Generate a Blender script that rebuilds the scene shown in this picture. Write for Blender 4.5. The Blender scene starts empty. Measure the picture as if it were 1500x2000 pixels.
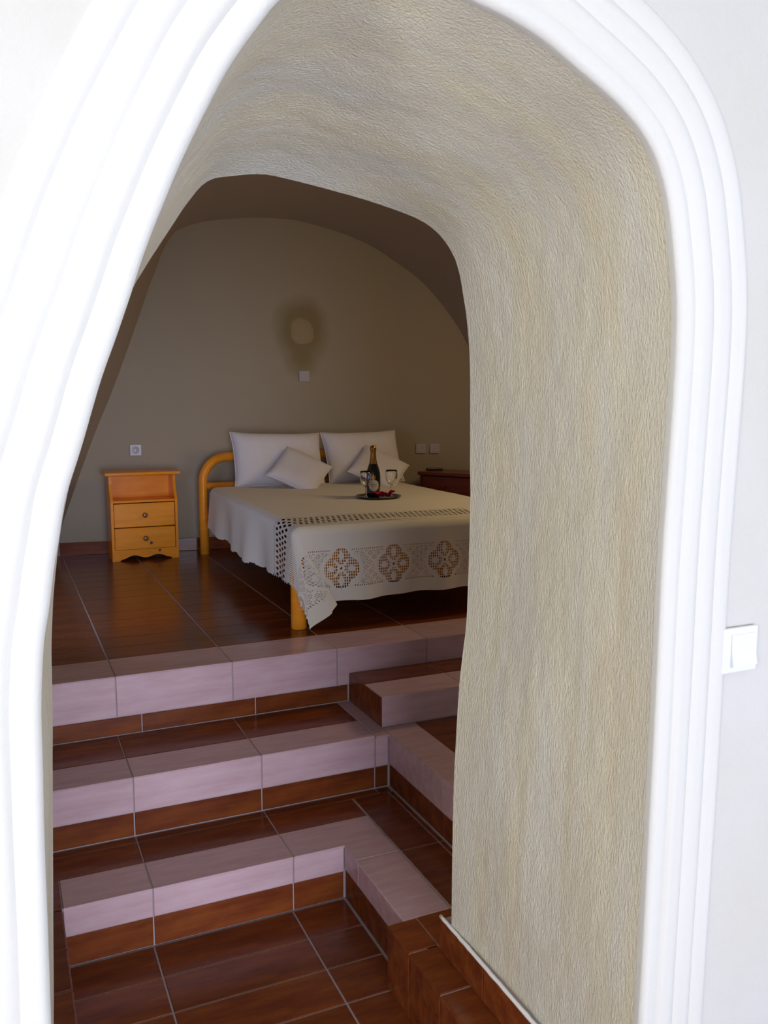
import bpy, bmesh, math, random
from mathutils import Vector, noise, Matrix
random.seed(7)
S = bpy.context.scene
COL = S.collection

# ------------------------------------------------------------------ camera
cd = bpy.data.cameras.new('camera'); cam = bpy.data.objects.new('camera', cd); COL.objects.link(cam)
cam.location = (0, 0, 1.1)
cam.rotation_euler = (math.radians(90 - 7.25), 0, math.radians(-24.2))
cd.sensor_fit = 'VERTICAL'; cd.sensor_height = 36.0; cd.lens = 36.0 * 1675 / 2000
cd.clip_start = 0.02
S.camera = cam

# ------------------------------------------------------------------ world, daylight, exposure
w = bpy.data.worlds.new('sky'); S.world = w; w.use_nodes = True
w.node_tree.nodes['Background'].inputs[0].default_value = (0.62, 0.78, 1.0, 1)
w.node_tree.nodes['Background'].inputs[1].default_value = 1.0
def area(name, loc, target, sx, sy, power, color):
    l = bpy.data.lights.new(name, 'AREA'); l.shape = 'RECTANGLE'; l.size = sx; l.size_y = sy
    l.energy = power; l.color = color
    o = bpy.data.objects.new(name, l); COL.objects.link(o); o.location = loc
    o.rotation_euler = (Vector(target) - Vector(loc)).to_track_quat('-Z', 'Y').to_euler()
    return o
area('daylight_through_entrance', (0.6, -9.0, 0.5), (0.6, 1.2, 0.4), 7.5, 4.2, 640, (0.77, 0.81, 1.0))
# added fill lamp at the viewer's left, brightens the right jamb
area('right_jamb_fill', (-1.98, -0.5, 1.35), (1.1, 1.5, 1.0), 1.2, 0.9, 50, (1.0, 0.94, 0.82))
# added warm fill lamp, floating high at the bedroom's right, out of view
area('bedroom_warm_fill', (3.5, 4.1, 2.05), (1.9, 4.9, 0.3), 0.8, 0.8, 17.0, (1.0, 0.74, 0.40))
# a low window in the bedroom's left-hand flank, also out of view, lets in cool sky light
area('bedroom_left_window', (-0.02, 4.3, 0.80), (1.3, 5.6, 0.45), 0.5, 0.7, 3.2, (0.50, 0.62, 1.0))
S.view_settings.view_transform = 'Standard'; S.view_settings.look = 'None'
S.view_settings.exposure = 0.75; S.view_settings.gamma = 1.0
S.view_settings.use_curve_mapping = False

# ------------------------------------------------------------------ materials
def mat(name, base, rough=0.5, metallic=0.0, var=0.0, bump=0.0, bscale=40.0, bstretch=(1, 1, 1), base2=None, nscale=6.0,
        nstretch=(1, 1, 1), coat=0.0, trans=0.0, alpha=1.0, spec=0.5, detail=6.0, ior=1.45, sheen=0.0, bdist=0.01):
    m = bpy.data.materials.new(name); m.use_nodes = True
    nt = m.node_tree; N = nt.nodes; L = nt.links; b = N['Principled BSDF']
    b.inputs['Base Color'].default_value = (*base, 1); b.inputs['Roughness'].default_value = rough
    b.inputs['Metallic'].default_value = metallic; b.inputs['Coat Weight'].default_value = coat
    b.inputs['Coat Roughness'].default_value = 0.08
    b.inputs['Transmission Weight'].default_value = trans; b.inputs['Specular IOR Level'].default_value = spec
    b.inputs['IOR'].default_value = ior; b.inputs['Sheen Weight'].default_value = sheen
    tc = N.new('ShaderNodeTexCoord')
    def mapped(scale):
        mp = N.new('ShaderNodeMapping'); mp.inputs['Scale'].default_value = scale
        L.new(tc.outputs['Object'], mp.inputs[0]); return mp
    out = None
    if base2 is not None:
        mp = mapped(nstretch); nz = N.new('ShaderNodeTexNoise'); nz.inputs['Scale'].default_value = nscale
        nz.inputs['Detail'].default_value = detail; nz.inputs['Roughness'].default_value = 0.6
        L.new(mp.outputs[0], nz.inputs['Vector'])
        cr = N.new('ShaderNodeValToRGB'); cr.color_ramp.elements[0].position = 0.35; cr.color_ramp.elements[1].position = 0.65
        cr.color_ramp.elements[0].color = (*base, 1); cr.color_ramp.elements[1].color = (*base2, 1)
        L.new(nz.outputs['Fac'], cr.inputs[0]); out = cr.outputs[0]
        L.new(out, b.inputs['Base Color'])
    if var:
        oi = N.new('ShaderNodeObjectInfo'); hs = N.new('ShaderNodeHueSaturation')
        mr = N.new('ShaderNodeMapRange'); mr.inputs['To Min'].default_value = 1 - var; mr.inputs['To Max'].default_value = 1 + var
        L.new(oi.outputs['Random'], mr.inputs[0]); L.new(mr.outputs[0], hs.inputs['Value'])
        if out: L.new(out, hs.inputs['Color'])
        else: hs.inputs['Color'].default_value = (*base, 1)
        L.new(hs.outputs[0], b.inputs['Base Color'])
    if bump:
        mp = mapped(bstretch); nz = N.new('ShaderNodeTexNoise'); nz.inputs['Scale'].default_value = bscale
        nz.inputs['Detail'].default_value = 5; nz.inputs['Roughness'].default_value = 0.65
        L.new(mp.outputs[0], nz.inputs['Vector'])
        bp = N.new('ShaderNodeBump'); bp.inputs['Strength'].default_value = bump; bp.inputs['Distance'].default_value = bdist
        L.new(nz.outputs['Fac'], bp.inputs['Height']); L.new(bp.outputs[0], b.inputs['Normal'])
    return m

M = {}
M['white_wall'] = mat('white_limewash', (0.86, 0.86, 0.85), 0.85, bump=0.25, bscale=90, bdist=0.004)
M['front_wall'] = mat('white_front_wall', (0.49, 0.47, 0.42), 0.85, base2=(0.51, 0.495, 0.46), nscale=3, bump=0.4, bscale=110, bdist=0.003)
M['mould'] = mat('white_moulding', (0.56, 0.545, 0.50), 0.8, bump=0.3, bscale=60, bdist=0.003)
M['plaster'] = mat('cream_rough_plaster', (0.82, 0.75, 0.555), 0.75, base2=(0.80, 0.77, 0.66), nscale=2.6, nstretch=(1, 3, 0.5),
                   detail=3, bump=0.75, bscale=140, bstretch=(1, 1.2, 0.45), bdist=0.012)
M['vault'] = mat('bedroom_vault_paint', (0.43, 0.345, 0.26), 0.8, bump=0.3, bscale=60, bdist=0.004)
M['tile'] = mat('brown_glazed_tile', (0.13, 0.028, 0.010), 0.20, base2=(0.24, 0.062, 0.014), nscale=5, nstretch=(0.8, 4, 4), var=0.14,
                detail=8, bump=0.12, bscale=18, bstretch=(1, 6, 6), bdist=0.002, spec=0.45)
M['light_tile'] = mat('beige_glazed_tile', (0.55, 0.355, 0.37), 0.26, base2=(0.63, 0.44, 0.47), nscale=7, nstretch=(0.6, 4, 4), var=0.06,
                      detail=8, bump=0.12, bscale=20, bstretch=(1, 5, 5), bdist=0.002, spec=0.45)
M['grout'] = mat('grey_pink_grout', (0.42, 0.35, 0.35), 0.85)
M['pine'] = mat('orange_lacquered_pine', (0.90, 0.30, 0.012), 0.28, base2=(0.95, 0.35, 0.035), nscale=4, nstretch=(2, 2, 9), detail=4, coat=0.05, spec=0.22)
M['pine_h'] = mat('orange_pine_grain_across', (0.90, 0.30, 0.012), 0.28, base2=(0.96, 0.36, 0.035), nscale=4, nstretch=(1.2, 6, 9), detail=4, coat=0.05, spec=0.22)
M['knot'] = mat('dark_pine_knot', (0.10, 0.03, 0.01), 0.3)
M['knob'] = mat('turned_wood_knob', (0.26, 0.09, 0.02), 0.25, coat=0.5)
M['redwood'] = mat('dark_red_stained_wood', (0.14, 0.018, 0.012), 0.28, base2=(0.18, 0.028, 0.018), nscale=4, nstretch=(1, 1, 8), coat=0.2)
M['cotton'] = mat('white_cotton', (0.80, 0.76, 0.78), 0.9, bump=0.3, bscale=14, bdist=0.01, sheen=0.2)
M['spread'] = mat('cream_crocheted_cotton', (0.80, 0.74, 0.62), 0.92, bump=0.5, bscale=160, bdist=0.002, sheen=0.1)
M['mattress'] = mat('rust_blanket', (0.20, 0.045, 0.03), 0.9)
M['plastic'] = mat('white_plastic', (0.62, 0.635, 0.66), 0.25)
M['socket'] = mat('old_white_plastic', (0.52, 0.48, 0.50), 0.25)
M['plastic_dark'] = mat('socket_slots', (0.05, 0.05, 0.05), 0.5)
M['black_plastic'] = mat('black_plastic', (0.012, 0.010, 0.012), 0.35)
M['bottle'] = mat('dark_green_bottle_glass', (0.006, 0.010, 0.012), 0.05, coat=1.0)
M['gold'] = mat('gold_foil', (0.34, 0.16, 0.035), 0.3, metallic=0.9, bump=0.4, bscale=120, bdist=0.003)
M['label'] = mat('cream_paper_label', (0.62, 0.56, 0.42), 0.5)
M['label_dark'] = mat('faded_label_print', (0.32, 0.27, 0.19), 0.5)
M['neck_label'] = mat('blue_black_neck_label', (0.012, 0.012, 0.03), 0.3)
M['glass'] = mat('clear_glass', (1, 1, 1), 0.01, trans=1.0, ior=1.45)
M['tray'] = mat('dark_silver_tray', (0.10, 0.09, 0.10), 0.22, metallic=0.9)
M['petal'] = mat('crimson_petal', (0.55, 0.006, 0.05), 0.6)

def wall_with_stain():
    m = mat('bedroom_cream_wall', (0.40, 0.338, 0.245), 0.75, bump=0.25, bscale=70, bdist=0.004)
    nt = m.node_tree; N = nt.nodes; L = nt.links; b = N['Principled BSDF']
    tc = N.new('ShaderNodeTexCoord'); mp = N.new('ShaderNodeMapping'); mp.vector_type = 'POINT'
    mp.inputs['Location'].default_value = (-2.165, 0, -1.655); mp.inputs['Scale'].default_value = (1, 0, 0.88)
    mp.inputs['Location'].default_value = (-2.165, 0, -1.655 * 0.88)
    L.new(tc.outputs['Object'], mp.inputs[0])
    nz = N.new('ShaderNodeTexNoise'); nz.inputs['Scale'].default_value = 5; L.new(tc.outputs['Object'], nz.inputs['Vector'])
    ln = N.new('ShaderNodeVectorMath'); ln.operation = 'LENGTH'; L.new(mp.outputs[0], ln.inputs[0])
    ad = N.new('ShaderNodeMath'); ad.operation = 'MULTIPLY_ADD'; ad.inputs[1].default_value = 0.10
    L.new(nz.outputs['Fac'], ad.inputs[0]); L.new(ln.outputs['Value'], ad.inputs[2])
    # a second lobe of the stain runs down below the patch
    mp2 = N.new('ShaderNodeMapping'); mp2.inputs['Scale'].default_value = (1, 0, 0.8)
    mp2.inputs['Location'].default_value = (-2.16, 0, -1.47 * 0.8); L.new(tc.outputs['Object'], mp2.inputs[0])
    ln2 = N.new('ShaderNodeVectorMath'); ln2.operation = 'LENGTH'; L.new(mp2.outputs[0], ln2.inputs[0])
    a2 = N.new('ShaderNodeMath'); a2.operation = 'ADD'; a2.inputs[1].default_value = 0.13; L.new(ln2.outputs['Value'], a2.inputs[0])
    mn = N.new('ShaderNodeMath'); mn.operation = 'MINIMUM'; L.new(ad.outputs[0], mn.inputs[0]); L.new(a2.outputs[0], mn.inputs[1])
    cr = N.new('ShaderNodeValToRGB'); e = cr.color_ramp.elements
    e[0].position = 0.18; e[0].color = (0.27, 0.205, 0.10, 1); e[1].position = 0.30; e[1].color = (0.40, 0.338, 0.245, 1)
    L.new(mn.outputs[0], cr.inputs[0]); L.new(cr.outputs[0], b.inputs['Base Color'])
    return m
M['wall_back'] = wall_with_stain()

# ------------------------------------------------------------------ helpers
def link(name, verts, faces, m, parent=None, smooth=False, kind=None):
    me = bpy.data.meshes.new(name); me.from_pydata([tuple(v) for v in verts], [], faces); me.validate(); me.update()
    if m: me.materials.append(M[m])
    if smooth: me.polygons.foreach_set('use_smooth', [True] * len(me.polygons))
    o = bpy.data.objects.new(name, me); COL.objects.link(o)
    if parent: o.parent = parent
    if kind: o['kind'] = kind
    return o
def from_bm(name, bm, m, parent=None, smooth=False, kind=None, recalc=True):
    if recalc: bmesh.ops.recalc_face_normals(bm, faces=bm.faces[:])
    me = bpy.data.meshes.new(name); bm.to_mesh(me); bm.free()
    if m: me.materials.append(M[m])
    if smooth: me.polygons.foreach_set('use_smooth', [True] * len(me.polygons))
    o = bpy.data.objects.new(name, me); COL.objects.link(o)
    if parent: o.parent = parent
    if kind: o['kind'] = kind
    return o
def empty(name, loc=(0, 0, 0), rz=0.0):
    o = bpy.data.objects.new(name, None); COL.objects.link(o); o.location = loc; o.rotation_euler = (0, 0, rz)
    o.empty_display_size = 0.1; return o
def tag(o, label, cat, group=None):
    o['label'] = label; o['category'] = cat
    if group: o['group'] = group
    return o
def box(bm, x0, x1, y0, y1, z0, z1, bev=0.0):
    r = bmesh.ops.create_cube(bm, size=1.0); vs = r['verts']
    for v in vs: v.co = Vector(((x0 + x1) / 2 + v.co.x * (x1 - x0), (y0 + y1) / 2 + v.co.y * (y1 - y0), (z0 + z1) / 2 + v.co.z * (z1 - z0)))
    if bev:
        es = set(e for v in vs for e in v.link_edges)
        bmesh.ops.bevel(bm, geom=list(es), offset=bev, segments=2, affect='EDGES', profile=0.5)
def boxobj(name, m, parent, *a, bev=0.002):
    bm = bmesh.new(); box(bm, *a, bev=bev); return from_bm(name, bm, m, parent)
def prism(bm, pts, axis, a, b):
    """extrude a 2-D outline along an axis ('x','y','z')"""
    def P(p, t):
        return {'x': (t, p[0], p[1]), 'y': (p[0], t, p[1]), 'z': (p[0], p[1], t)}[axis]
    A = [bm.verts.new(P(p, a)) for p in pts]; B = [bm.verts.new(P(p, b)) for p in pts]
    n = len(pts); bm.faces.new(A); bm.faces.new(B[::-1])
    for i in range(n): bm.faces.new((A[i], B[i], B[(i + 1) % n], A[(i + 1) % n]))
def lathe(bm, prof, cx=0, cy=0, cz=0, n=32, cap=True):
    rings = []
    for r, z in prof:
        rings.append([bm.verts.new((cx + r * math.cos(2 * math.pi * k / n), cy + r * math.sin(2 * math.pi * k / n), cz + z)) for k in range(n)])
    for a, b in zip(rings, rings[1:]):
        for k in range(n): bm.faces.new((a[k], a[(k + 1) % n], b[(k + 1) % n], b[k]))
    if cap:
        bm.faces.new(rings[0][::-1]); bm.faces.new(rings[-1])
def tube(bm, pts, r, n=14):
    pts = [Vector(p) for p in pts]; rings = []; up = None
    for i, p in enumerate(pts):
        t = (pts[min(i + 1, len(pts) - 1)] - pts[max(i - 1, 0)]).normalized()
        if up is None: up = t.orthogonal().normalized()
        up = (up - t * up.dot(t)).normalized(); s = t.cross(up)
        rr = r[i] if isinstance(r, (list, tuple)) else r
        rings.append([bm.verts.new(p + (up * math.cos(2 * math.pi * k / n) + s * math.sin(2 * math.pi * k / n)) * rr) for k in range(n)])
    for a, b in zip(rings, rings[1:]):
        for k in range(n): bm.faces.new((a[k], a[(k + 1) % n], b[(k + 1) % n], b[k]))
    bm.faces.new(rings[0][::-1]); bm.faces.new(rings[-1])
def catmull(P, n):
    """smooth a 2-D polyline and resample it evenly by arc length"""
    out = []
    for i in range(len(P) - 1):
        p0, p1, p2, p3 = P[max(i - 1, 0)], P[i], P[i + 1], P[min(i + 2, len(P) - 1)]
        for k in range(12):
            t = k / 12
            out.append(tuple(0.5 * (2 * p1[j] + (p2[j] - p0[j]) * t + (2 * p0[j] - 5 * p1[j] + 4 * p2[j] - p3[j]) * t * t + (3 * p1[j] - p0[j] - 3 * p2[j] + p3[j]) * t ** 3) for j in (0, 1)))
    out.append(P[-1])
    d = [0]
    for a, b in zip(out, out[1:]): d.append(d[-1] + math.dist(a, b))
    res = []; j = 0
    for k in range(n):
        s = d[-1] * k / (n - 1)
        while j < len(d) - 2 and d[j + 1] < s: j += 1
        f = (s - d[j]) / max(d[j + 1] - d[j], 1e-9); a, b = out[j], out[j + 1]
        res.append((a[0] + (b[0] - a[0]) * f, a[1] + (b[1] - a[1]) * f))
    return res
tile_cache = {}
G = 0.0022      # half a joint
def tile(name, m, parent, face, p, a0, a1, b0, b1, th=0.010, g=G, gb=None):
    """one chamfered tile. face 'z': lies at height p over x a0..a1, y b0..b1.  '-y': stands at y=p facing the viewer's side,
    x a0..a1, z b0..b1.  '-x': stands at x=p facing -x, y a0..a1, z b0..b1.  '+x' likewise."""
    gb = g if gb is None else gb
    a0 += g; a1 -= g; b0 += gb; b1 -= gb
    la, lb = round(a1 - a0, 4), round(b1 - b0, 4)
    if la <= 0.004 or lb <= 0.004: return
    key = (la, lb, th, face, m)
    me = tile_cache.get(key)
    if me is None:
        c = 0.0016; V = []
        for (i, h) in ((0, -th), (0, -c), (c, 0)):
            for (sa, sb) in ((0, 0), (1, 0), (1, 1), (0, 1)):
                A = (i if not sa else la - i); B = (i if not sb else lb - i)
                V.append({'z': (A, B, h), '-y': (A, -h, B), '-x': (-h, A, B), '+x': (h, A, B)}[face])
        F = [(8, 9, 10, 11)]
        for k in range(2):
            for q in range(4): F.append((k * 4 + q, k * 4 + (q + 1) % 4, k * 4 + 4 + (q + 1) % 4, k * 4 + 4 + q))
        if face == '-x': F = [f[::-1] for f in F]
        me = bpy.data.meshes.new(name); me.from_pydata(V, [], F); me.update(); me.materials.append(M[m])
        tile_cache[key] = me
    o = bpy.data.objects.new(name, me); COL.objects.link(o); o.parent = parent
    j = random.uniform(-0.0004, 0.0004)
    o.location = {'z': (a0, b0, p + j), '-y': (a0, p + j, b0), '-x': (p + j, a0, b0), '+x': (p + j, a0, b0)}[face]
    return o

# ------------------------------------------------------------------ arch contours (x, z)
FRONT = [(0.005, -0.70), (0.008, -0.4), (0.018, -0.023), (0.025, 0.139), (0.029, 0.337), (0.031, 0.49), (0.034, 0.601), (0.036, 0.689), (0.043, 0.774), (0.052, 0.823),
         (0.061, 0.88), (0.069, 0.919), (0.08, 0.974), (0.103, 1.042), (0.13, 1.127), (0.152, 1.185), (0.173, 1.242), (0.189, 1.288), (0.206, 1.331),
         (0.227, 1.380), (0.248, 1.427), (0.285, 1.5), (0.316, 1.556), (0.358, 1.616), (0.395, 1.660), (0.46, 1.705), (0.54, 1.732), (0.62, 1.728), (0.691, 1.71), (0.756, 1.696),
         (0.827, 1.673), (0.894, 1.64), (0.968, 1.602), (1.019, 1.567), (1.058, 1.525), (1.085, 1.471), (1.102, 1.408), (1.121, 1.294), (1.125, 1.18),
         (1.119, 0.995), (1.113, 0.805), (1.111, 0.508), (1.107, 0.198), (1.101, -0.126), (1.100, -0.4), (1.100, -0.70)]
BACK = [(0.03, -0.70), (0.049, -0.338), (0.062, -0.022), (0.075, 0.283), (0.081, 0.426), (0.087, 0.59), (0.104, 0.75), (0.135, 0.908), (0.205, 1.152),
        (0.280, 1.332), (0.313, 1.391), (0.368, 1.476), (0.417, 1.548), (0.462, 1.595), (0.521, 1.612), (0.588, 1.622), (0.646, 1.618), (0.764, 1.602),
        (0.851, 1.588), (0.953, 1.566), (1.016, 1.544), (1.062, 1.510), (1.098, 1.458), (1.120, 1.376), (1.136, 1.275), (1.143, 1.163), (1.146, 0.947),
        (1.148, 0.809), (1.142, 0.528), (1.132, 0.429), (1.121, 0.329), (1.112, 0.169), (1.107, 0.037), (1.105, -0.128), (1.105, -0.3), (1.105, -0.70)]
NC = 300
CF = catmull(FRONT, NC); CB = catmull(BACK, NC)
def offset(C, d):
    out = []
    for i, p in enumerate(C):
        a = C[max(i - 4, 0)]; b = C[min(i + 4, len(C) - 1)]
        tx, tz = b[0] - a[0], b[1] - a[1]; l = math.hypot(tx, tz)
        out.append((p[0] - tz / l * d, p[1] + tx / l * d))
    return out
YF, YB = 1.22, 1.99
ZP = -0.68

def ring_to_rect(C, y, x0, x1, z0, z1, cx, steps=10):
    """surface between an arch contour and a rectangle, in the plane y (with a small natural unevenness)"""
    V = []; F = []; n = len(C)
    for i, (x, z) in enumerate(C):
        dx, dz = x - cx, max(z - z0, 0.0)
        f = i / (n - 1)
        ts = []
        if dx < -1e-6: ts.append((x0 - cx) / dx)
        if dx > 1e-6: ts.append((x1 - cx) / dx)
        if dz > 1e-6: ts.append((z1 - z0) / dz)
        t = min(ts); ox, oz = cx + dx * t, z0 + dz * t
        for k in range(steps + 1):
            q = (k / steps) ** 1.5
            V.append((x + (ox - x) * q, y, z + (oz - z) * q))
    for i in range(n - 1):
        for k in range(steps):
            a = i * (steps + 1) + k; F.append((a, a + steps + 1, a + steps + 2, a + 1))
    return V, F

# ------------------------------------------------------------------ structure: front room
V, F = ring_to_rect([(x, max(z, ZP - 0.02)) for x, z in offset(CF, 0.12)], YF, -2.6, 3.9, ZP - 0.02, 2.7, 0.55)
V = [(x, y + 0.004 * noise.noise((x * 3, 0, z * 3)), z) for x, y, z in V]
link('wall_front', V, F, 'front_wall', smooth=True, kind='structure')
bm = bmesh.new(); box(bm, -2.1, -2.0, -3.1, 1.35, ZP, 2.5); from_bm('wall_left', bm, 'white_wall', kind='structure')
bm = bmesh.new(); box(bm, 3.1, 3.2, -3.1, 1.35, ZP, 2.5); from_bm('wall_right', bm, 'white_wall', kind='structure')
bm = bmesh.new()
box(bm, -2.1, -1.6, -3.2, -3.1, ZP, 2.5); box(bm, 2.8, 3.2, -3.2, -3.1, ZP, 2.5); box(bm, -1.6, 2.8, -3.2, -3.1, 1.95, 2.5)
from_bm('wall_rear', bm, 'white_wall', kind='structure')
bm = bmesh.new(); box(bm, -2.1, 3.2, -3.2, 1.35, 2.4, 2.5); from_bm('ceiling_front_room', bm, 'white_wall', kind='structure')
bm = bmesh.new(); box(bm, -2.1, 3.2, -3.2, 2.95, ZP - 0.12, ZP - 0.0025)
floor = from_bm('floor', bm, 'grout', kind='structure')

# moulded trim: four soft bands round the opening
trim = empty('trim_1'); trim['kind'] = 'structure'
def arc_scale(i):           # bands are a little wider on the left flank than on the right
    f = i / (NC - 1)
    return 1.0 - 0.06 * min(max((i / (NC - 1) - 0.35) / 0.3, 0), 1)
def band(prof):
    V = []; F = []
    loops = []
    for (o, y) in prof:
        loops.append([(0, 0)] * NC)
        for i in range(NC):
            pass
    n = len(prof)
    nrm = offset(CF, 1.0)
    for i in range(NC):
        nx, nz = nrm[i][0] - CF[i][0], nrm[i][1] - CF[i][1]
        s = arc_scale(i)
        wob = 0.0025 * noise.noise((i * 0.06, 0, 0))
        for (o, y) in prof:
            wob = 0.0025 * noise.noise((i * 0.06, o * 50, 0))
            oo = o * s + (wob if o > 0.02 else 0)
            V.append((CF[i][0] + nx * oo, y + wob * 0.6, max(CF[i][1] + nz * oo, ZP)))
    for i in range(NC - 1):
        for k in range(n - 1):
            a = i * n + k; F.append((a, a + n, a + n + 1, a + 1))
    return V, F
def soft(o0, o1, y_in, y_top, y_out):
    pts = []
    for k in range(9):
        t = k / 8; o = o0 + (o1 - o0) * t
        if t < 0.3: y = y_in + (y_top - y_in) * math.sin(t / 0.3 * math.pi / 2)
        elif t < 0.62: y = y_top
        else: y = y_top + (y_out - y_top) * (1 - math.cos((t - 0.62) / 0.38 * math.pi / 2))
        pts.append((o, y))
    return pts
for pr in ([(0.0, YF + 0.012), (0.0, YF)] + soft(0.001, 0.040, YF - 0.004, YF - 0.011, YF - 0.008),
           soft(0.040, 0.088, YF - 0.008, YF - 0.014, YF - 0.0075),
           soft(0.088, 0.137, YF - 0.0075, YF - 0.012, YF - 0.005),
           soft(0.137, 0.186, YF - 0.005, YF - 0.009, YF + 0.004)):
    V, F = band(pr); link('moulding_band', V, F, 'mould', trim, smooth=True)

# the thick wall's rough cream lining between the two arches
V = []; F = []; NY = 56
for i in range(NC):
    a = CF[i]; b = CB[i]
    ia, ib = CF[max(i - 3, 0)], CF[min(i + 3, NC - 1)]
    tx, tz = ib[0] - ia[0], ib[1] - ia[1]; l = math.hypot(tx, tz); nx, nz = -tz / l, tx / l
    for k in range(NY + 1):
        t = k / NY; x = a[0] + (b[0] - a[0]) * t; z = a[1] + (b[1] - a[1]) * t; y = YF + 0.01 + (YB - YF - 0.01) * t
        e = 0.016 * math.sin(math.pi * min(t * 1.0, 1)) ** 0.8       # slightly hollowed between its two edges
        e += (0.006 * noise.noise((x * 5, y * 6, z * 3)) + 0.0022 * noise.noise((x * 30, y * 40, z * 16))) * min(1, 6 * t, 6 * (1 - t) + 0.15)
        V.append((x + nx * e, y, z + nz * e))
for i in range(NC - 1):
    for k in range(NY):
        a = i * (NY + 1) + k; F.append((a, a + 1, a + NY + 2, a + NY + 1))
link('wall_archway', V, F, 'plaster', smooth=True, kind='structure')
V, F = ring_to_rect([(x, max(z, ZP - 0.02)) for x, z in CB], YB, -1.8, 5.4, ZP - 0.02, 3.4, 0.6)
link('wall_partition', V, F, 'plaster', smooth=True, kind='structure')
# outside skin that closes the gap between the two walls' top and sides (keeps daylight out of the bedroom)

# ------------------------------------------------------------------ structure: bedroom vault
WP = [(-0.9, 6.62), (0.37, 6.56), (1.34, 6.40), (2.3, 6.34), (2.9, 6.28), (3.45, 6.06), (3.9, 5.9), (4.6, 5.4)]
def wy(x):
    for (a, b), (c, d) in zip(WP, WP[1:]):
        if x <= c: return b + (d - b) * (x - a) / (c - a)
    return WP[-1][1]
ARCH = [(0.34, -0.72), (0.355, -0.2), (0.369, 0.08), (0.50, 0.463), (0.655, 0.869), (0.775, 1.15), (0.885, 1.436), (0.985, 1.71), (1.077, 1.965), (1.150, 2.16), (1.243, 2.310),
        (1.358, 2.367), (1.494, 2.405), (1.811, 2.449), (2.058, 2.456), (2.196, 2.444), (2.492, 2.380), (2.796, 2.263), (3.087, 2.059), (3.274, 1.838), (3.387, 1.67), (3.445, 1.553),
        (3.60, 1.25), (3.72, 0.8), (3.78, 0.3), (3.80, -0.72)]
CA = catmull(ARCH, 160)
NEAR = [(-0.9, -0.72), (-0.95, 0.2), (-0.85, 1.0), (-0.5, 1.7), (0.1, 2.3), (0.9, 2.75), (1.9, 2.9), (2.9, 2.7), (3.7, 2.2), (4.2, 1.4), (4.4, 0.5), (4.4, -0.72)]
CN = catmull(NEAR, 160)
V = []; F = []
for i in range(160):
    for k in range(25):
        q = k / 24; t = q
        bul = 0.10 * math.sin(math.pi * q) if CA[i][0] < 1.1 else 0.05 * math.sin(math.pi * q)
        x = CA[i][0] + (CN[i][0] - CA[i][0]) * t; z = CA[i][1] + (CN[i][1] - CA[i][1]) * t
        y = wy(CA[i][0]) + 0.05 + (YB - 0.07 - wy(CA[i][0])) * q
        x += bul * (-1 if CA[i][0] < 2 else 1) * (0.6 if z < 2 else 0.0)
        V.append((x, y, z + (bul if z > 1.8 else 0)))
for i in range(159):
    for k in range(24):
        a = i * 25 + k; F.append((a, a + 25, a + 26, a + 1))
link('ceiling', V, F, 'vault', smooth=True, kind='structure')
# end wall: columns of quads clipped by the arch outline
V = []; F = []; NX = 90
CW = [(x, z) for x, z in offset(CA, 0.035)]
def arch_top(x):
    best = -0.72
    for (a, b), (c, d) in zip(CW, CW[1:]):
        if a <= x <= c and c > a: best = max(best, b + (d - b) * (x - a) / (c - a))
    return best
for i in range(NX + 1):
    x = 0.306 + (3.834 - 0.306) * i / NX; zt = arch_top(x) + 0.012
    for k in range(13): V.append((x, wy(x) + 0.002 * noise.noise((x * 4, 0, k * 0.7)), -0.72 + (zt + 0.72) * k / 12))
for i in range(NX):
    for k in range(12):
        a = i * 13 + k; F.append((a, a + 13, a + 14, a + 1))
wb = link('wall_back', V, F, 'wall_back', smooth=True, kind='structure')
# pale rough patch of plaster in the middle of the stain
bm = bmesh.new(); px, pz = 2.165, 1.655; c = bm.verts.new((px, wy(px) - 0.012, pz)); rings = []
for r, d in ((0.45, 0.012), (0.85, 0.010), (1.0, 0.0)):
    rg = []
    for k in range(28):
        a = 2 * math.pi * k / 28
        rr = r * (0.092 + 0.022 * noise.noise((math.cos(a) * 0.8 + 3, math.sin(a) * 0.8, 0)))
        if math.sin(a) < -0.3: rr *= 1.12
        x = px + rr * math.cos(a) * 0.93; rg.append(bm.verts.new((x, wy(x) - d - 0.0015, pz + rr * math.sin(a))))
    rings.append(rg)
for k in range(28): bm.faces.new((c, rings[0][k], rings[0][(k + 1) % 28]))
for a, b in zip(rings, rings[1:]):
    for k in range(28): bm.faces.new((a[k], b[k], b[(k + 1) % 28], a[(k + 1) % 28]))
M['patch'] = mat('bare_plaster_patch', (0.42, 0.33, 0.19), 0.9, bump=0.8, bscale=60, bdist=0.01)
from_bm('plaster_patch', bm, 'patch', wb, smooth=True)

# ------------------------------------------------------------------ structure: floors and steps
z1, z2, zb = -0.25, -0.477, -0.118
T = 0.0025
bm = bmesh.new(); box(bm, -1.0, 4.5, 3.517, 6.7, ZP, -T)
upper = from_bm('floor_bedroom', bm, 'grout', kind='structure')
cols = [-0.98, -0.58, -0.097, 0.385, 0.866, 1.345, 1.80, 2.28, 2.76, 3.24, 3.72, 4.2]
rows = [3.77 + 0.172 * k for k in range(17)]
for a, b in zip(cols, cols[1:]):
    for c, d in zip(rows, rows[1:]): 
        if wy(min(max((a + b) / 2, 0.0), 4)) > c - 0.05: tile('floor_tile', 'tile', upper, 'z', 0.0, a, b, c, d, g=0.0034, gb=0.0010)
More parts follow.
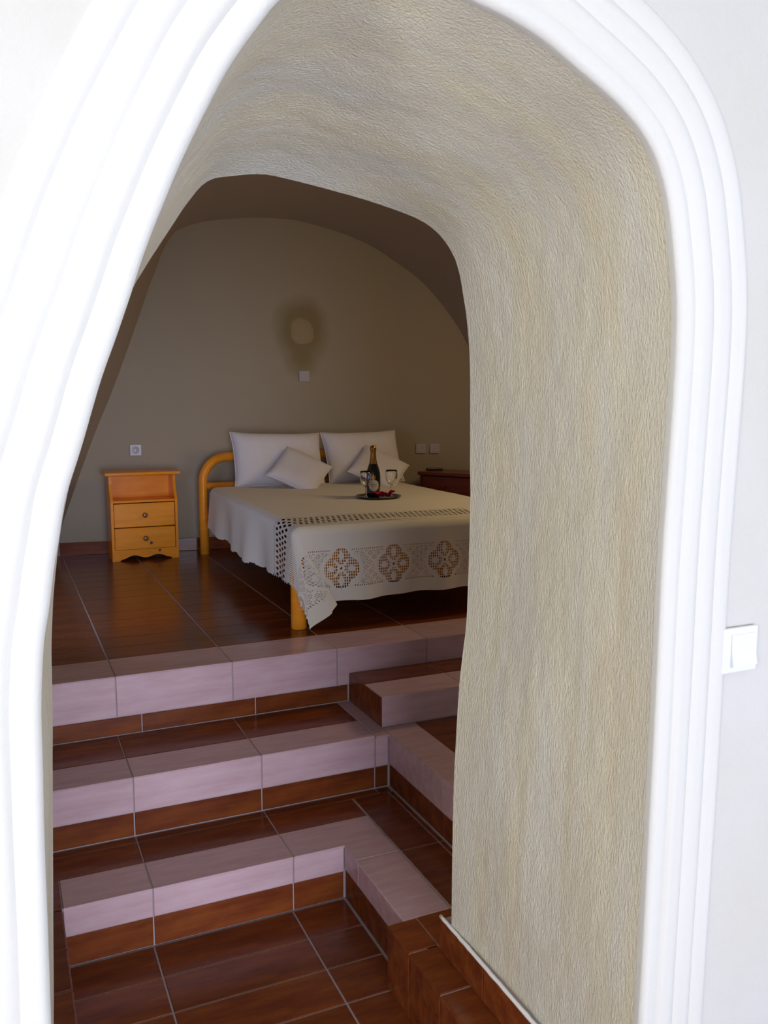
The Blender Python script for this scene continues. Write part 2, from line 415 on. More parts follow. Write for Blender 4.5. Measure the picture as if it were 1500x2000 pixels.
# pit floor tiles (also the front room's floor near the arch)
pc = [-0.58, -0.097, 0.385, 0.865, 1.06]
pr = [2.707 - 0.1705 * k for k in range(14)]
for a, b in zip(pc, pc[1:]):
    for c, d in zip(pr[1:], pr): tile('floor_tile', 'tile', floor, 'z', ZP, a, b, c, d, g=0.0030, gb=0.0028)
steps = empty('staircase', (0, 0, 0))
tag(steps, 'L-shaped run of brown and beige tiled steps climbing to the bedroom floor', 'steps')
def core(*a):
    bm = bmesh.new()
    for q in a: box(bm, *q)
    return bm
from_bm('step_core', core((-1.0, 4.4, 2.714, 3.55, ZP, z2 - T), (1.067, 4.4, 2.0, 2.72, ZP, z2 - T)), 'grout', steps)
from_bm('step_core', core((-1.0, 4.4, 3.087, 3.55, z2 - T, z1 - T), (1.412, 4.4, 2.0, 3.10, z2 - T, z1 - T)), 'grout', steps)
from_bm('step_core', core((1.4045, 4.4, 3.153, 3.55, z1 - T, zb - T)), 'grout', steps)
def tr(m, face, p, a0, a1, b0, b1, nm=None):
    tile(nm or {'z': 'tread_tile'}.get(face, 'riser_tile'), m, steps, face, p, a0, a1, b0, b1)
def spans(lo, hi, joints):
    e = [lo] + [j for j in joints if lo + 0.02 < j < hi - 0.02] + [hi]; return list(zip(e, e[1:]))
CJ = [-0.58, -0.097, 0.385, 0.866, 1.345, 1.80, 2.28, 2.76, 3.24, 3.72]
# top landing: beige nosing and riser
for a, b in spans(-1.0, 4.4, CJ):
    tile('nosing_tile', 'light_tile', upper, 'z', 0.0, a, b, 3.51, 3.77)
    tr('light_tile', '-y', 3.51, a, b, -0.172, -0.001)
for a, b in spans(-1.0, 1.40, [-0.48, 0.002, 0.484, 0.966]): tr('tile', '-y', 3.514, a, b, z1, -0.172)
# step one (z1)
for a, b in spans(-1.0, 1.345, CJ):
    tr('light_tile', 'z', z1, a, b, 3.08, 3.27); tr('tile', 'z', z1, a, b, 3.27, 3.455); tr('tile', 'z', z1, a, b, 3.455, 3.51)
tr('light_tile', 'z', z1, 1.345, 1.408, 3.07, 3.51)
for a, b in spans(-1.0, 1.405, CJ):
    tr('light_tile', '-y', 3.08, a, b, -0.385, z1 - 0.001); tr('tile', '-y', 3.084, a, b, z2, -0.385)
ys = [2.0, 2.13, 2.605, 3.08]
for a, b in zip(ys, ys[1:]):
    tr('light_tile', '-x', 1.405, a, b, -0.380, z1 - 0.001); tr('tile', '-x', 1.409, a, b, z2, -0.380)
for a, b in zip([2.0, 2.13, 2.605, 3.15], [2.13, 2.605, 3.15]): tr('light_tile', 'z', z1, 1.408, 1.56, a, b)
for k in range(7):
    for a, b in ((1.56, 2.04), (2.04, 2.52), (2.52, 3.0)):
        tr('tile', 'z', z1, a, b, max(3.15 - 0.172 * (k + 1), 2.0), 3.15 - 0.172 * k)
# half-height block on step one
for a, b in spans(1.405, 4.2, CJ[5:]):
    tr('light_tile', 'z', zb, a, b, 3.15, 3.335); tr('tile', 'z', zb, a, b, 3.335, 3.51); tr('light_tile', '-y', 3.15, a, b, z1, zb - 0.001)
tr('tile', '-x', 1.402, 3.15, 3.51, z1, zb)
# step two (z2)
for a, b in spans(-1.0, 1.225, [-0.58, -0.097, 0.11, 0.387, 0.871]): tr('light_tile' if a > 0.1 else 'tile', 'z', z2, a, b, 2.705, 2.885)
for a, b in spans(-1.0, 1.225, [-0.58, -0.097, 0.387, 0.871]):
    tr('tile', 'z', z2, a, b, 2.885, 3.035)
for a, b in spans(-1.0, 1.40, [-0.58, -0.097, 0.387, 0.871, 1.345]): tr('tile', 'z', z2, a, b, 3.035, 3.08)
def lpatch(pts, m, name, parent, z):
    bm = bmesh.new(); prism(bm, pts, 'z', z - 0.010, z)
    return from_bm(name, bm, m, parent)
tr('light_tile', 'z', z2, 1.06, 1.225, 2.595, 2.7095); tr('light_tile', 'z', z2, 1.06, 1.225, 2.213, 2.595)
for a, b in ((2.13, 2.593), (2.593, 3.035)): tr('tile', 'z', z2, 1.23, 1.383, a, b)
for a, b in ((2.0, 2.593), (2.593, 3.035)): tr('tile', 'z', z2, 1.383, 1.405, a, b)
for a, b in spans(0.11, 1.06, [0.387, 0.869]):
    tr('light_tile', '-y', 2.707, a, b, -0.577, z2 - 0.001); tr('tile', '-y', 2.711, a, b, ZP, -0.577)
for a, b in ((2.13, 2.575), (2.575, 2.707)):
    tr('light_tile', '-x', 1.06, a, b, -0.566, z2 - 0.001); tr('tile', '-x', 1.064, a, b, ZP, -0.566)

# narrow ledges at the feet of both jambs
lr = empty('tiled_ledge', (0, 0, 0)); tag(lr, 'narrow brown tiled ledge running along the foot of the right jamb', 'ledge')
from_bm('ledge_core', core((1.008, 1.10, 1.22, 2.208, ZP, z2 - T)), 'grout', lr)
ly = [1.22, 1.295, 1.487, 1.679, 1.871, 2.0635, 2.212]
for a, b in zip(ly, ly[1:]):
    tile('ledge_tile', 'tile', lr, 'z', z2 + 0.001, 1.005, 1.104, a, b, g=0.003)
    tile('ledge_tile', 'tile', lr, '-x', 1.005, a, b, ZP, z2, g=0.0022)
tile('ledge_tile', 'tile', lr, 'z', z2 + 0.0005, 1.104, 1.23, 2.05, 2.212, g=0.0005)
ll = empty('tiled_ledge', (0, 0, 0)); tag(ll, 'narrow brown tiled ledge along the foot of the left jamb, beside the lowest step', 'ledge')
from_bm('ledge_core', core((0.045, 0.106, 1.22, 2.70, ZP, z2 - T)), 'grout', ll)
le = [1.22, 1.53, 1.722, 1.914, 2.106, 2.298, 2.49, 2.70]
for a, b in zip(le, le[1:]):
    tile('ledge_tile', 'tile', ll, 'z', z2 + 0.001, 0.0, 0.11, a, b, g=0.003)
    tile('ledge_tile', 'tile', ll, '+x', 0.11, a, b, ZP, z2)
# skirting on the right jamb, with its white bead of paint on top
bs = empty('baseboard_right'); bs['kind'] = 'structure'
for a, b in ((1.24, 1.32), (1.32, 1.80), (1.80, 2.045)): tile('skirting_tile', 'tile', bs, '-x', 1.095, a, b, z2 + 0.001, -0.378)
bm = bmesh.new(); box(bm, 1.105, 1.16, 1.24, 2.04, z2, -0.380); from_bm('skirting_bed', bm, 'grout', bs)
bm = bmesh.new()
tube(bm, [(1.099 + 0.0015 * noise.noise((k * 0.9, 0, 0)), 1.24 + 0.805 * k / 40, -0.374) for k in range(41)], [0.0055 + 0.0015 * noise.noise((k * 0.7, 3, 0)) for k in range(41)], 8)
from_bm('paint_bead', bm, 'white_wall', bs, smooth=True)
# skirting round the end wall
bb = empty('baseboard_back'); bb['kind'] = 'structure'
for a, b in zip([0.37, 0.85, 1.33, 1.81, 2.29, 2.77, 3.25], [0.85, 1.33, 1.81, 2.29, 2.77, 3.25, 3.73]):
    ya, yb_ = wy(a), wy(b); L_ = math.hypot(b - a, yb_ - ya)
    bm = bmesh.new(); box(bm, 0.002, L_ - 0.002, -0.012, 0.004, 0.001, 0.094, bev=0.0015)
    o = from_bm('skirting_tile', bm, 'tile', bb); o.location = (a, ya, 0); o.rotation_euler = (0, 0, math.atan2(yb_ - ya, b - a))

# ------------------------------------------------------------------ bed
bed = empty('double_bed', (1.30, 5.0, 0)); tag(bed, 'double bed with a bent pine pole headboard, standing on the bedroom floor', 'bed')
def bpart(name, bm, m, smooth=True):
    o = from_bm(name, bm, m, bed, smooth=smooth); o.location = -bed.location; return o
R0 = 0.034
def arc(cx, cz, r, a0, a1, y, n=12):
    return [(cx + r * math.cos(a0 + (a1 - a0) * k / n), y, cz + r * math.sin(a0 + (a1 - a0) * k / n)) for k in range(n + 1)]
bm = bmesh.new()
pts = [(1.345, 6.2, 0), (1.345, 6.2, 0.25), (1.345, 6.2, 0.48)] + arc(1.525, 0.53, 0.18, math.pi, math.pi / 2, 6.2)[1:] + [(2.0, 6.2, 0.71)] + arc(2.525, 0.53, 0.18, math.pi / 2, 0, 6.2) + [(2.705, 6.2, 0.25), (2.705, 6.2, 0)]
tube(bm, pts, R0, 16); bpart('headboard_pole', bm, 'pine')
for zz in (0.50, 0.28):
    bm = bmesh.new(); tube(bm, [(1.35, 6.2, zz), (2.0, 6.2, zz), (2.70, 6.2, zz)], 0.026, 12); bpart('headboard_rail', bm, 'pine')
for xx in (1.305, 2.68):
    bm = bmesh.new(); lathe(bm, [(0.037, 0), (0.039, 0.006), (0.038, 0.2), (0.038, 0.40), (0.030, 0.415)], xx, 3.925, 0, 20); bpart('leg', bm, 'pine')
bm = bmesh.new(); box(bm, 1.375, 1.40, 3.95, 6.18, 0.20, 0.34, bev=0.006); bpart('side_rail', bm, 'pine', False)
bm = bmesh.new(); box(bm, 2.66, 2.69, 3.95, 6.18, 0.20, 0.34, bev=0.006); bpart('side_rail', bm, 'pine', False)
bm = bmesh.new(); box(bm, 1.34, 2.66, 3.925, 3.95, 0.20, 0.42, bev=0.006); bpart('foot_rail', bm, 'pine', False)
for k in range(9):
    bm = bmesh.new(); y = 4.1 + k * 0.24; box(bm, 1.405, 2.655, y, y + 0.07, 0.28, 0.30, bev=0.003); bpart('slat', bm, 'pine', False)
bm = bmesh.new(); box(bm, 1.402, 2.65, 3.965, 6.13, 0.305, 0.485, bev=0.04); bpart('mattress', bm, 'mattress')

# ------------------------------------------------------------------ crocheted bedspread, real holes
TOPZ = 0.512; X0, X1, Y0 = 1.262, 2.72, 3.862; RR = 0.05
def edge_fall(d):
    """arc length d past the start of the rolled edge -> (outward, drop)"""
    q = RR * math.pi / 2
    if d <= 0: return 0.0, 0.0
    if d < q: a = d / RR; return RR * math.sin(a), RR * (1 - math.cos(a))
    return RR + (d - q) * 0.04, RR + (d - q) * 0.999
SEGF = [(0, -0.05, -0.02), (30, -0.02, -0.10), (51, 0.05, -0.17), (62, 0.32, -0.16), (69, 0.42, -0.08), (79, 0.18, 0.01), (90, 0.0, -0.04)]
def ffun(phi):
    p = math.degrees(phi)
    for (a, fx, fy), (b, gx, gy) in zip(SEGF, SEGF[1:]):
        if p <= b:
            t = (p - a) / (b - a); t = t * t * (3 - 2 * t); return fx + (gx - fx) * t, fy + (gy - fy) * t
    return 0.0, -0.04
CX, CY = X0 + RR, Y0 + RR      # start of the rolled edges
def spread_pos(s, b):
    """s: distance inward from the left roll line (negative hangs), b: distance past the foot roll line (negative on top)"""
    if s >= 0 and b <= 0:
        x, y, z = CX + s, CY - b, TOPZ
        if x > X1 - RR:
            o, d = edge_fall(x - (X1 - RR)); x = X1 - RR + o; z -= d
        z += 0.006 * noise.noise((x * 2.5, y * 2, 0)) + 0.0012 * noise.noise((x * 14, y * 14, 0))
        return x, y, z
    if s >= 0:
        o, d = edge_fall(b); x = CX + s; y = CY - o; z = TOPZ - d
        if x > X1 - RR: x = X1 - RR + min(x - X1 + RR, 0.06)
        w_ = max(b - 0.06, 0) * (0.05 * math.sin(s * 13 + 0.6) + 0.03 * math.sin(s * 29 + 2))
        z += max(b - 0.1, 0) * (0.05 - 0.035 * math.sin(s * 3.2 + 1.4)) * 0.7
        return x, y + w_ * min(1, s / 0.1) - 0.0, z
    if b <= 0:
        o, d = edge_fall(-s); y = CY - b; x = CX - o; z = TOPZ - d
        w_ = max(-s - 0.06, 0) * (0.07 * math.sin(y * 6.1) + 0.05 * math.sin(y * 14 + 1)) * min(1, -b / 0.15)
        z += max(-s - 0.1, 0) * 0.10 * math.sin(y * 2.1 + 0.4)
        return x + w_, y, z
    r = math.hypot(s, b); phi = math.atan2(b, -s)
    o, d = edge_fall(r); fx, fy = ffun(phi)
    rr = max(r - 0.09, 0)
    blend = min(1, r / 0.12)
    x = CX - o * math.cos(phi) * (1 - 0.55 * min(1, rr / 0.2)) + fx * rr * 1.15
    y = CY - o * math.sin(phi) + fy * rr * 0.8
    h = math.hypot(fx, fy) * 0.9
    z = TOPZ - min(d, 0.09) - max(d - 0.09, 0) * math.sqrt(max(1 - h * h, 0.3))
    return x, y, z
CEL = 0.0036
MED = [-0.09 + 0.283 * k for k in range(-2, 9)]; MB_ = 0.248
def hole(s, b):
    i = int(math.floor(s / CEL)); j = int(math.floor(b / CEL))
    # beading rows on top edge: dotted rows, then a deep band of elongated diamonds
    if -0.315 < b < -0.285: return i % 3 == 0 and (j // 3) % 2 == 0
    if -0.275 < b < -0.055:
        u = (s / 0.030) % 1.0; v = ((b + 0.275) / 0.055) % 2.0
        uu = u if v < 1 else (u + 0.5) % 1.0; vv = v % 1.0
        e = abs(uu - 0.5) / 0.30 + abs(vv - 0.5) / 0.42
        return e < 1.12
    if -0.045 < b < 0.02: return (i % 3 == 0) and (j % 4 == 0)
    # dotted rows above and below the medallion strip
    for m in MED:
        dx, dz = (s - m) / 0.097, (b - MB_) / 0.112
        if abs(dx) > 1.25 or abs(dz) > 1.25: continue
        # quatrefoil outline: union of four lobes
        lob = min(math.hypot(dx - 0.42, dz), math.hypot(dx + 0.42, dz), math.hypot(dx, dz - 0.42), math.hypot(dx, dz + 0.42))
        if lob > 0.70: continue
        if lob > 0.50: return False
        if math.hypot(dx, dz) < 0.19: return math.hypot(dx, dz) < 0.06
        # fat leaves along the axes, thin arms between them
        if abs(dx) / 0.17 + abs(abs(dz) - 0.56) / 0.30 < 1: return False
        if abs(dz) / 0.16 + abs(abs(dx) - 0.54) / 0.26 < 1: return False
        if abs(abs(dx) - abs(dz)) < 0.085 and math.hypot(dx, dz) < 0.52: return False
        return i % 3 != 0 and j % 4 != 0
    if 0.150 < b < 0.160 or 0.330 < b < 0.340: return i % 3 == 0
    if 0.166 < b < 0.326:
        u = ((s + b) / 0.045) % 1.0; v = ((s - b) / 0.045) % 1.0
        if u < 0.2 or v < 0.2: return False
        return (i % 2 == 0) and (j % 2 == 0)
    return False
HB, HS = 0.412, 0.335
sl = []; s = -HS
while s < 1.05: sl.append(s); s += CEL
while s < (X1 - RR - CX) + 0.35: sl.append(s); s += 0.03
bl = []; b = -(5.95 - CY)
while b < -0.33: bl.append(b); b += 0.035
b = math.floor(-0.33 / CEL) * CEL
while b < HB: bl.append(b); b += CEL
V = []; F = []
for i, s in enumerate(sl):
    for j, b in enumerate(bl):
        ss, bb_ = s, b
        x, y, z = spread_pos(ss, bb_)
        V.append((x + 0.075 * max(y - 3.9, 0) / 2.05, y, z))      # the cloth lies slightly askew
nb = len(bl)
for i in range(len(sl) - 1):
    for j in range(nb - 1):
        sc, bc = (sl[i] + sl[i + 1]) / 2, (bl[j] + bl[j + 1]) / 2
        if sc < 1.04 and bc > -0.32 and hole(sc, bc): continue
        # scalloped hem
        if sc < -HS + 0.014 and (math.sin(bc * 2 * math.pi / 0.030) * 0.5 + 0.5) * 0.012 < (-HS + 0.014) - sc: continue
        a = i * nb + j; F.append((a, a + 1, a + nb + 1, a + nb))
sp = link('bedspread', V, F, 'spread', smooth=True)
tag(sp, 'cream crocheted bedspread with openwork medallions hanging over the foot of the bed', 'bedspread')

# ------------------------------------------------------------------ pillows and cushions
def pillow(name, label, cat, W, H, Tk, loc, tilt, roll=0.0, group=None, seam=True, yaw=0.0):
    n = 40; V = []; F = []
    for side in (1, -1):
        for i in range(n + 1):
            for j in range(n + 1):
                u = 2 * i / n - 1; v = 2 * j / n - 1
                puff = ((1 - u ** 4) * (1 - v ** 4)) ** 0.55
                x = u * W / 2 * (1 - 0.07 * (1 - abs(u)) * 0 - 0.06 * (1 - v * v) * 0 ) ; z = v * H / 2
                x *= 1 - 0.05 * (1 - abs(v) ** 3) if abs(u) > 0.0 else 1
                z *= 1 - 0.06 * (1 - abs(u) ** 3)
                wr = 0.006 * noise.noise((x * 7 + loc[0], z * 7, side)) + 0.004 * noise.noise((x * 20, z * 5 + loc[0], side))
                V.append((x, side * (Tk / 2 * puff + wr * puff), z))
    N1 = (n + 1) ** 2
    for i in range(n):
        for j in range(n):
            a = i * (n + 1) + j; q = (a, a + 1, a + n + 2, a + n + 1)
            F.append(q); F.append(tuple(k + N1 for k in q[::-1]))
    o = link(name, V, F, 'cotton', smooth=True)
    bm = bmesh.new(); bm.from_mesh(o.data); bmesh.ops.remove_doubles(bm, verts=bm.verts[:], dist=0.0005); bm.to_mesh(o.data); bm.free()
    o.data.polygons.foreach_set('use_smooth', [True] * len(o.data.polygons))
    Mx = Matrix.Translation(loc) @ Matrix.Rotation(yaw, 4, 'Z') @ Matrix.Rotation(tilt, 4, 'X') @ Matrix.Rotation(roll, 4, 'Y')
    o.matrix_world = Mx
    tag(o, label, cat, group)
    if seam:
        V = []; pts = []
        for k in range(80):
            t = k / 80 * 4; e = int(t); f = t - e
            u, v = [(-1 + 2 * f, -1), (1, -1 + 2 * f), (1 - 2 * f, 1), (-1, 1 - 2 * f)][e]
            x = u * W / 2 * (1 - 0.05 * (1 - abs(v) ** 3)); z = v * H / 2 * (1 - 0.06 * (1 - abs(u) ** 3)); pts.append((x, 0, z))
        pts.append(pts[0]); bm = bmesh.new(); tube(bm, pts, 0.004, 6); from_bm('piping', bm, 'cotton', o, smooth=True)
    return o
pillow('pillow', 'larger white pillow at the left, leaning on the pine headboard', 'pillow', 0.68, 0.42, 0.17, (1.86, 6.02, 0.69), math.radians(-24), math.radians(1.5), 'bed pillows')
pillow('pillow', 'white pillow at the right, behind the champagne bottle', 'pillow', 0.62, 0.42, 0.17, (2.53, 6.02, 0.69), math.radians(-24), math.radians(-1), 'bed pillows')
pillow('cushion', 'small white square cushion set on its corner against the left pillow', 'cushion', 0.36, 0.36, 0.10, (1.93, 5.74, 0.625), math.radians(-50), math.radians(38), 'small square cushions')
pillow('cushion', 'small white square cushion set on its corner behind the champagne bottle', 'cushion', 0.36, 0.36, 0.10, (2.54, 5.74, 0.625), math.radians(-50), math.radians(40), 'small square cushions')

# ------------------------------------------------------------------ tray, bottle, goblets, flower
TZ = 0.514
tx, ty = 2.145, 4.86
t = empty('serving_tray', (tx, ty, TZ)); tag(t, 'round dark silver tray on the bedspread, carrying the bottle and goblets', 'tray')
bm = bmesh.new(); lathe(bm, [(0.001, 0.004), (0.11, 0.004), (0.125, 0.007), (0.138, 0.013), (0.142, 0.012), (0.128, 0.003), (0.11, 0.0), (0.001, 0.0)], n=48, cap=False); from_bm('plate', bm, 'tray', t, smooth=True)
bm = bmesh.new(); tube(bm, [(0.141 * math.cos(a), 0.141 * math.sin(a), 0.0125) for a in [2 * math.pi * k / 60 for k in range(61)]], 0.0022, 6); from_bm('rim', bm, 'tray', t, smooth=True)
b_ = empty('champagne_bottle', (2.128, 4.90, TZ + 0.005)); tag(b_, 'dark champagne bottle with gold foil neck standing on the silver tray', 'bottle')
bm = bmesh.new(); lathe(bm, [(0.036, 0), (0.0435, 0.005), (0.045, 0.02), (0.045, 0.125), (0.043, 0.15), (0.036, 0.178), (0.026, 0.205), (0.0185, 0.232), (0.0160, 0.26), (0.0155, 0.285), (0.0175, 0.288), (0.0175, 0.296)], n=40); from_bm('glass_body', bm, 'bottle', b_, smooth=True)
bm = bmesh.new(); lathe(bm, [(0.0262, 0.2055), (0.0235, 0.218), (0.0198, 0.233), (0.0172, 0.26), (0.0168, 0.283), (0.0192, 0.287), (0.0195, 0.301), (0.0175, 0.312), (0.011, 0.318), (0.001, 0.319)], n=32, cap=False); from_bm('foil_capsule', bm, 'gold', b_, smooth=True)
def curved_label(name, m, rad, zc, hw, hh, shape, face=-math.pi / 2 - 0.3):
    bm = bmesh.new(); n = 20; ctr = bm.verts.new((rad * math.cos(face), rad * math.sin(face), zc)); prev = None; rg = []
    for ring in (0.5, 1.0):
        rr = []
        for k in range(36):
            a = 2 * math.pi * k / 36
            ca, sa = math.cos(a), math.sin(a)
            if shape == 'oval': u, v = ca, sa
            elif shape == 'shield': u = max(-1, min(1, ca * 1.4)); v = max(-1, min(1, sa * 1.2)) if sa > 0 else sa * (1.0)
            else: u = math.copysign(min(1, abs(ca) * 1.5), ca); v = math.copysign(min(1, abs(sa) * 1.5), sa)
            th_ = face + u * hw * ring / rad
            rd = rad(zc + v * hh * ring) if callable(rad) else rad
            rr.append(bm.verts.new((rd * math.cos(th_), rd * math.sin(th_), zc + v * hh * ring)))
        rg.append(rr)
    for k in range(36):
        bm.faces.new((ctr, rg[0][k], rg[0][(k + 1) % 36])); bm.faces.new((rg[0][k], rg[1][k], rg[1][(k + 1) % 36], rg[0][(k + 1) % 36]))
    return from_bm(name, bm, m, b_, smooth=True)
curved_label('front_label', 'label', 0.0457, 0.072, 0.033, 0.035, 'oval')
curved_label('label_print', 'label_dark', 0.0460, 0.078, 0.016, 0.003, 'box'); curved_label('label_print', 'label_dark', 0.0460, 0.066, 0.012, 0.002, 'box')
curved_label('gold_seal', 'gold', 0.0459, 0.121, 0.012, 0.012, 'shield')
def goblet(x, y, label):
    g = empty('wine_goblet', (x, y, TZ + 0.0045)); tag(g, label, 'goblet', 'goblets on the tray')
    bm = bmesh.new(); lathe(bm, [(0.001, 0.0), (0.032, 0.0), (0.033, 0.0015), (0.012, 0.005), (0.005, 0.010)], n=28, cap=False); from_bm('foot', bm, 'glass', g, smooth=True)
    bm = bmesh.new(); lathe(bm, [(0.0055, 0.006), (0.0042, 0.02), (0.0058, 0.035), (0.0042, 0.045), (0.0040, 0.06), (0.007, 0.072)], n=20); from_bm('stem', bm, 'glass', g, smooth=True)
    prof = [(0.001, 0.070), (0.012, 0.073), (0.026, 0.086), (0.034, 0.105), (0.037, 0.125), (0.0365, 0.15), (0.035, 0.166)]
    bm = bmesh.new(); lathe(bm, prof + [(r - 0.0016 if r > 0.01 else r, z + (0.002 if z < 0.16 else 0)) for r, z in prof[::-1]], n=32, cap=False); from_bm('bowl', bm, 'glass', g, smooth=True)
goblet(2.055, 4.845, 'clear stemmed goblet left of the champagne bottle, standing on the tray')
goblet(2.235, 4.86, 'clear stemmed goblet right of the champagne bottle, standing on the tray')
fl = empty('red_flower', (2.165, 4.815, TZ + 0.005)); tag(fl, 'crimson flower lying on the tray at the foot of the bottle', 'flower')
for k in range(9):
    a = k * 2.4; bm = bmesh.new(); L_ = 0.055 if k % 2 else 0.045
    n = 6; g = [[None] * (n + 1) for _ in range(n + 1)]
    for i in range(n + 1):
        for j in range(n + 1):
            u = i / n; v = j / n * 2 - 1; wdt = 0.020 * math.sin(math.pi * min(u * 0.8 + 0.12, 1))
            g[i][j] = bm.verts.new((u * L_, v * wdt, 0.004 + 0.032 * math.sin(u * 2.2) * (0.5 + 0.5 * (k % 3) / 2) + 0.008 * v * v))
    for i in range(n):
        for j in range(n): bm.faces.new((g[i][j], g[i + 1][j], g[i + 1][j + 1], g[i][j + 1]))
    o = from_bm('petal', bm, 'petal', fl, smooth=True); o.rotation_euler = (0, 0, a); o.location = ((k - 4) * 0.009, 0.0, 0)

# ------------------------------------------------------------------ pine nightstand
ns = empty('nightstand', (0.917, 6.24, 0)); tag(ns, 'orange pine nightstand with open shelf and two drawers, left of the bed', 'nightstand')
def nparts(name, bm, m, parent=ns, smooth=False):
    o = from_bm(name, bm, m, parent, smooth=smooth)
    if parent is ns: o.location = -ns.location
    return o
ya, yb2 = 6.14, 6.385
side = [(yb2, 0.0), (yb2, 0.598), (ya + 0.062, 0.598), (ya + 0.058, 0.54), (ya + 0.048, 0.50), (ya + 0.022, 0.455), (ya + 0.004, 0.43), (ya, 0.41), (ya, 0.0)]
for xa, xb in ((0.688, 0.706), (1.128, 1.146)):
    bm = bmesh.new(); prism(bm, side, 'x', xa, xb); nparts('side_panel', bm, 'pine')
bm = bmesh.new(); box(bm, 0.655, 1.172, ya - 0.012, yb2 + 0.004, 0.598, 0.622, bev=0.008); nparts('top', bm, 'pine_h')
bm = bmesh.new(); box(bm, 0.706, 1.128, yb2 - 0.012, yb2, 0.05, 0.598); nparts('back_panel', bm, 'pine_h')
bm = bmesh.new(); box(bm, 0.706, 1.128, ya + 0.004, yb2 - 0.012, 0.408, 0.424, bev=0.003); nparts('shelf', bm, 'pine_h')
for za, zc in ((0.236, 0.402), (0.078, 0.230)):
    bm = bmesh.new(); box(bm, 0.709, 1.125, ya + 0.003, ya + 0.022, za, zc, bev=0.004)
    box(bm, 0.72, 1.115, ya + 0.02, yb2 - 0.03, za + 0.015, zc - 0.02)
    d = nparts('drawer', bm, 'pine_h')
    zz = (za + zc) / 2
    bm = bmesh.new(); lathe(bm, [(0.008, 0), (0.007, 0.010), (0.016, 0.015), (0.0185, 0.022), (0.016, 0.028), (0.008, 0.030)], n=20)
    bmesh.ops.rotate(bm, verts=bm.verts[:], matrix=Matrix.Rotation(math.pi / 2, 3, 'X')); bmesh.ops.translate(bm, verts=bm.verts[:], vec=(0.917, ya + 0.004, zz))
    k_ = from_bm('knob', bm, 'knob', d, smooth=True)
# knots in the lower drawer and plinth
for (kx, kz, kr) in ((0.955, 0.118, 0.011), (1.012, 0.062, 0.010)):
    bm = bmesh.new(); lathe(bm, [(0.0005, 0.0012), (kr * 0.8, 0.001), (kr, 0)], n=14, cap=False)
    bmesh.ops.rotate(bm, verts=bm.verts[:], matrix=Matrix.Rotation(math.pi / 2, 3, 'X')); bmesh.ops.translate(bm, verts=bm.verts[:], vec=(kx, ya + 0.0025, kz))
    nparts('wood_knot', bm, 'knot')
ap = [(0.706, 0.076), (0.706, 0.0)]
ap += [(0.735, 0.0), (0.745, 0.004)]
for k in range(33):
    u = k / 32; x = 0.75 + 0.335 * u
    ap.append((x, 0.010 + 0.022 * (0.5 - 0.5 * math.cos(u * 4 * math.pi)) + 0.006 * math.sin(u * math.pi)))
ap += [(1.10, 0.0), (1.128, 0.0), (1.128, 0.076)]
bm = bmesh.new(); low = ap[1:-1]
cs = [[bm.verts.new((x, y, z)) for x, z, y in ((p[0], p[1], ya + 0.003), (p[0], 0.077, ya + 0.003), (p[0], 0.077, ya + 0.02), (p[0], p[1], ya + 0.02))] for p in low]
bm.faces.new(cs[0]); bm.faces.new(cs[-1][::-1])
for A, B in zip(cs, cs[1:]):
    for q in range(4): bm.faces.new((A[q], A[(q + 1) % 4], B[(q + 1) % 4], B[q]))
nparts('scalloped_apron', bm, 'pine_h')

# ------------------------------------------------------------------ dark red dresser at the right of the bed, set askew
dr = empty('dresser', (2.985, 5.96, 0), math.radians(-60)); tag(dr, 'low dark red wooden dresser standing askew at the right of the bed', 'dresser')
def dpart(name, m, *a, bev=0.003, parent=None):
    return boxobj(name, m, parent or dr, *a, bev=bev)
dpart('top', 'redwood', -0.015, 0.90, -0.015, 0.31, 0.545, 0.572, bev=0.006)
dpart('side_panel', 'redwood', 0.0, 0.018, 0.0, 0.29, 0.0, 0.545); dpart('side_panel', 'redwood', 0.867, 0.885, 0.0, 0.29, 0.0, 0.545)
dpart('back_panel', 'redwood', 0.018, 0.867, 0.272, 0.29, 0.05, 0.545)
dpart('plinth', 'redwood', 0.018, 0.867, 0.02, 0.04, 0.0, 0.06)
for za, zc in ((0.065, 0.22), (0.225, 0.38), (0.385, 0.54)):
    d = dpart('drawer', 'redwood', 0.021, 0.864, 0.0, 0.26, za, zc)
    for kx in (0.22, 0.66):
        bm = bmesh.new(); lathe(bm, [(0.006, 0), (0.006, 0.010), (0.014, 0.016), (0.012, 0.024), (0.004, 0.026)], n=14)
        bmesh.ops.rotate(bm, verts=bm.verts[:], matrix=Matrix.Rotation(math.pi / 2, 3, 'X')); bmesh.ops.translate(bm, verts=bm.verts[:], vec=(kx, 0.0, (za + zc) / 2))
        from_bm('knob', bm, 'redwood', d, smooth=True)
rc = empty('remote_control', (3.07, 6.0, 0.572), math.radians(-10)); tag(rc, 'black remote control lying on the dark red dresser', 'remote')
boxobj('casing', 'black_plastic', rc, 0, 0.13, 0, 0.045, 0.0, 0.018, bev=0.005)
for k in range(8): boxobj('button', 'plastic_dark', rc, 0.015 + 0.013 * k, 0.022 + 0.013 * k, 0.012, 0.032, 0.0175, 0.0195, bev=0.0008)

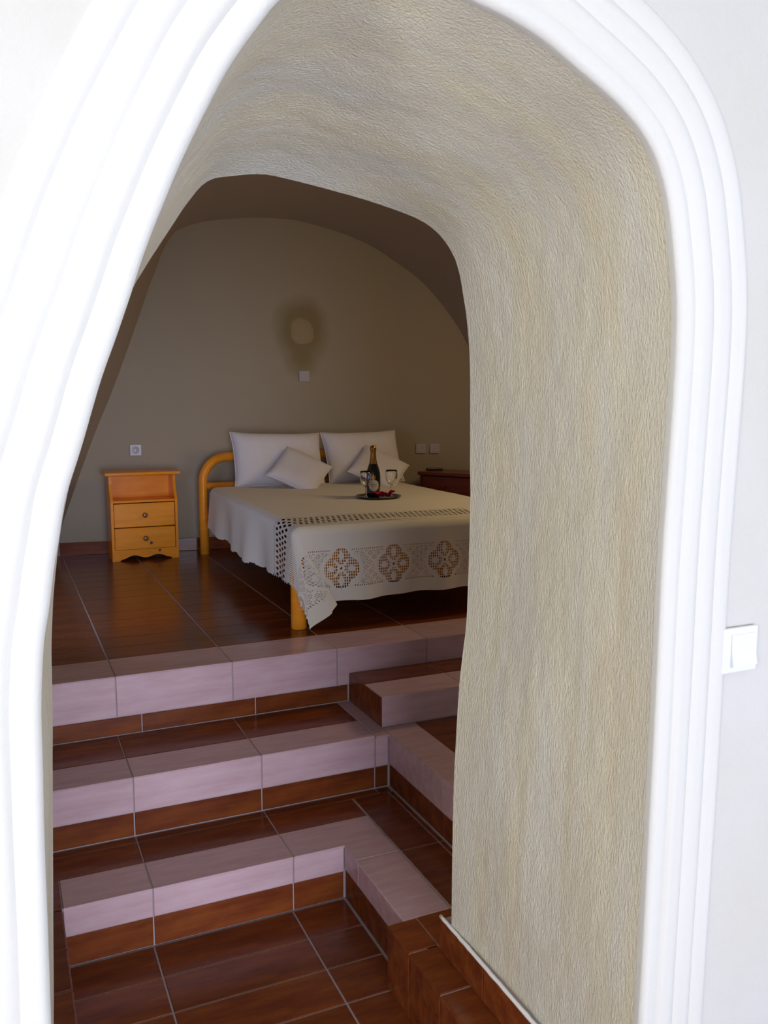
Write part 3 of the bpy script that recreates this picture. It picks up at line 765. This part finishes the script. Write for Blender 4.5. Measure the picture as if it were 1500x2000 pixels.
# ------------------------------------------------------------------ sockets and switches
def wall_plate(name, label, x, z, kind_, group=None, slope=None, y=None, size=0.082, face_y=None):
    a = math.atan2(wy(x + 0.05) - wy(x - 0.05), 0.1) if slope is None else slope
    yy = wy(x) if face_y is None else face_y
    e = empty(name, (x, yy - 0.003, z), a); tag(e, label, 'socket' if 'socket' in name else ('switch' if 'switch' in name else 'plate'), group)
    h = size / 2; pm = 'plastic' if kind_ == 'switch' else 'socket'
    boxobj('frame', pm, e, -h, h, -0.009, 0.001, -h, h, bev=0.003)
    if kind_ == 'socket':
        bm = bmesh.new(); n = 28
        lathe(bm, [(0.0275, 0.0), (0.0275, 0.003), (0.0255, 0.0035), (0.021, 0.0012), (0.0005, 0.0012)], n=n, cap=False)
        bmesh.ops.rotate(bm, verts=bm.verts[:], matrix=Matrix.Rotation(math.pi / 2, 3, 'X')); bmesh.ops.translate(bm, verts=bm.verts[:], vec=(0, -0.0085, 0))
        w_ = from_bm('socket_well', bm, pm, e, smooth=True)
        for s_ in (-1, 1):
            bm = bmesh.new(); lathe(bm, [(0.0025, 0), (0.0025, 0.0012)], n=10); bmesh.ops.rotate(bm, verts=bm.verts[:], matrix=Matrix.Rotation(math.pi / 2, 3, 'X'))
            bmesh.ops.translate(bm, verts=bm.verts[:], vec=(s_ * 0.0095, -0.0094, 0)); from_bm('pin_hole', bm, 'plastic_dark', w_)
    elif kind_ == 'switch':
        bm = bmesh.new(); w2 = h * 0.70
        pts = [(-0.008, -w2 - 0.002), (-0.0175, -w2 + 0.001), (-0.0125, -0.004), (-0.0105, w2), (-0.008, w2 + 0.002)]
        prism(bm, pts, 'x', -w2 * 0.92 + 0.004, w2 + 0.006); from_bm('rocker', bm, 'plastic', e)
    else:
        boxobj('blank_cover', pm, e, -h * 0.8, h * 0.8, -0.011, -0.008, -h * 0.8, h * 0.8, bev=0.001)
    return e
wall_plate('wall_socket', 'white wall socket above the pine nightstand', 0.917, 0.758, 'socket')
wall_plate('wall_socket', 'white wall socket right of the bed, the left one of a pair', 3.108, 0.735, 'socket', group='pair of sockets right of the bed', size=0.078)
wall_plate('wall_socket', 'white wall socket right of the bed, the right one of a pair', 3.213, 0.735, 'socket', group='pair of sockets right of the bed', size=0.078)
wall_plate('wall_plate', 'small pale cover plate on the end wall under the round stain', 2.178, 1.303, 'blank', size=0.082)
wall_plate('light_switch', 'white rocker light switch on the bright front wall beside the arch', 1.312, 0.618, 'switch', slope=0.0, face_y=YF, size=0.091)
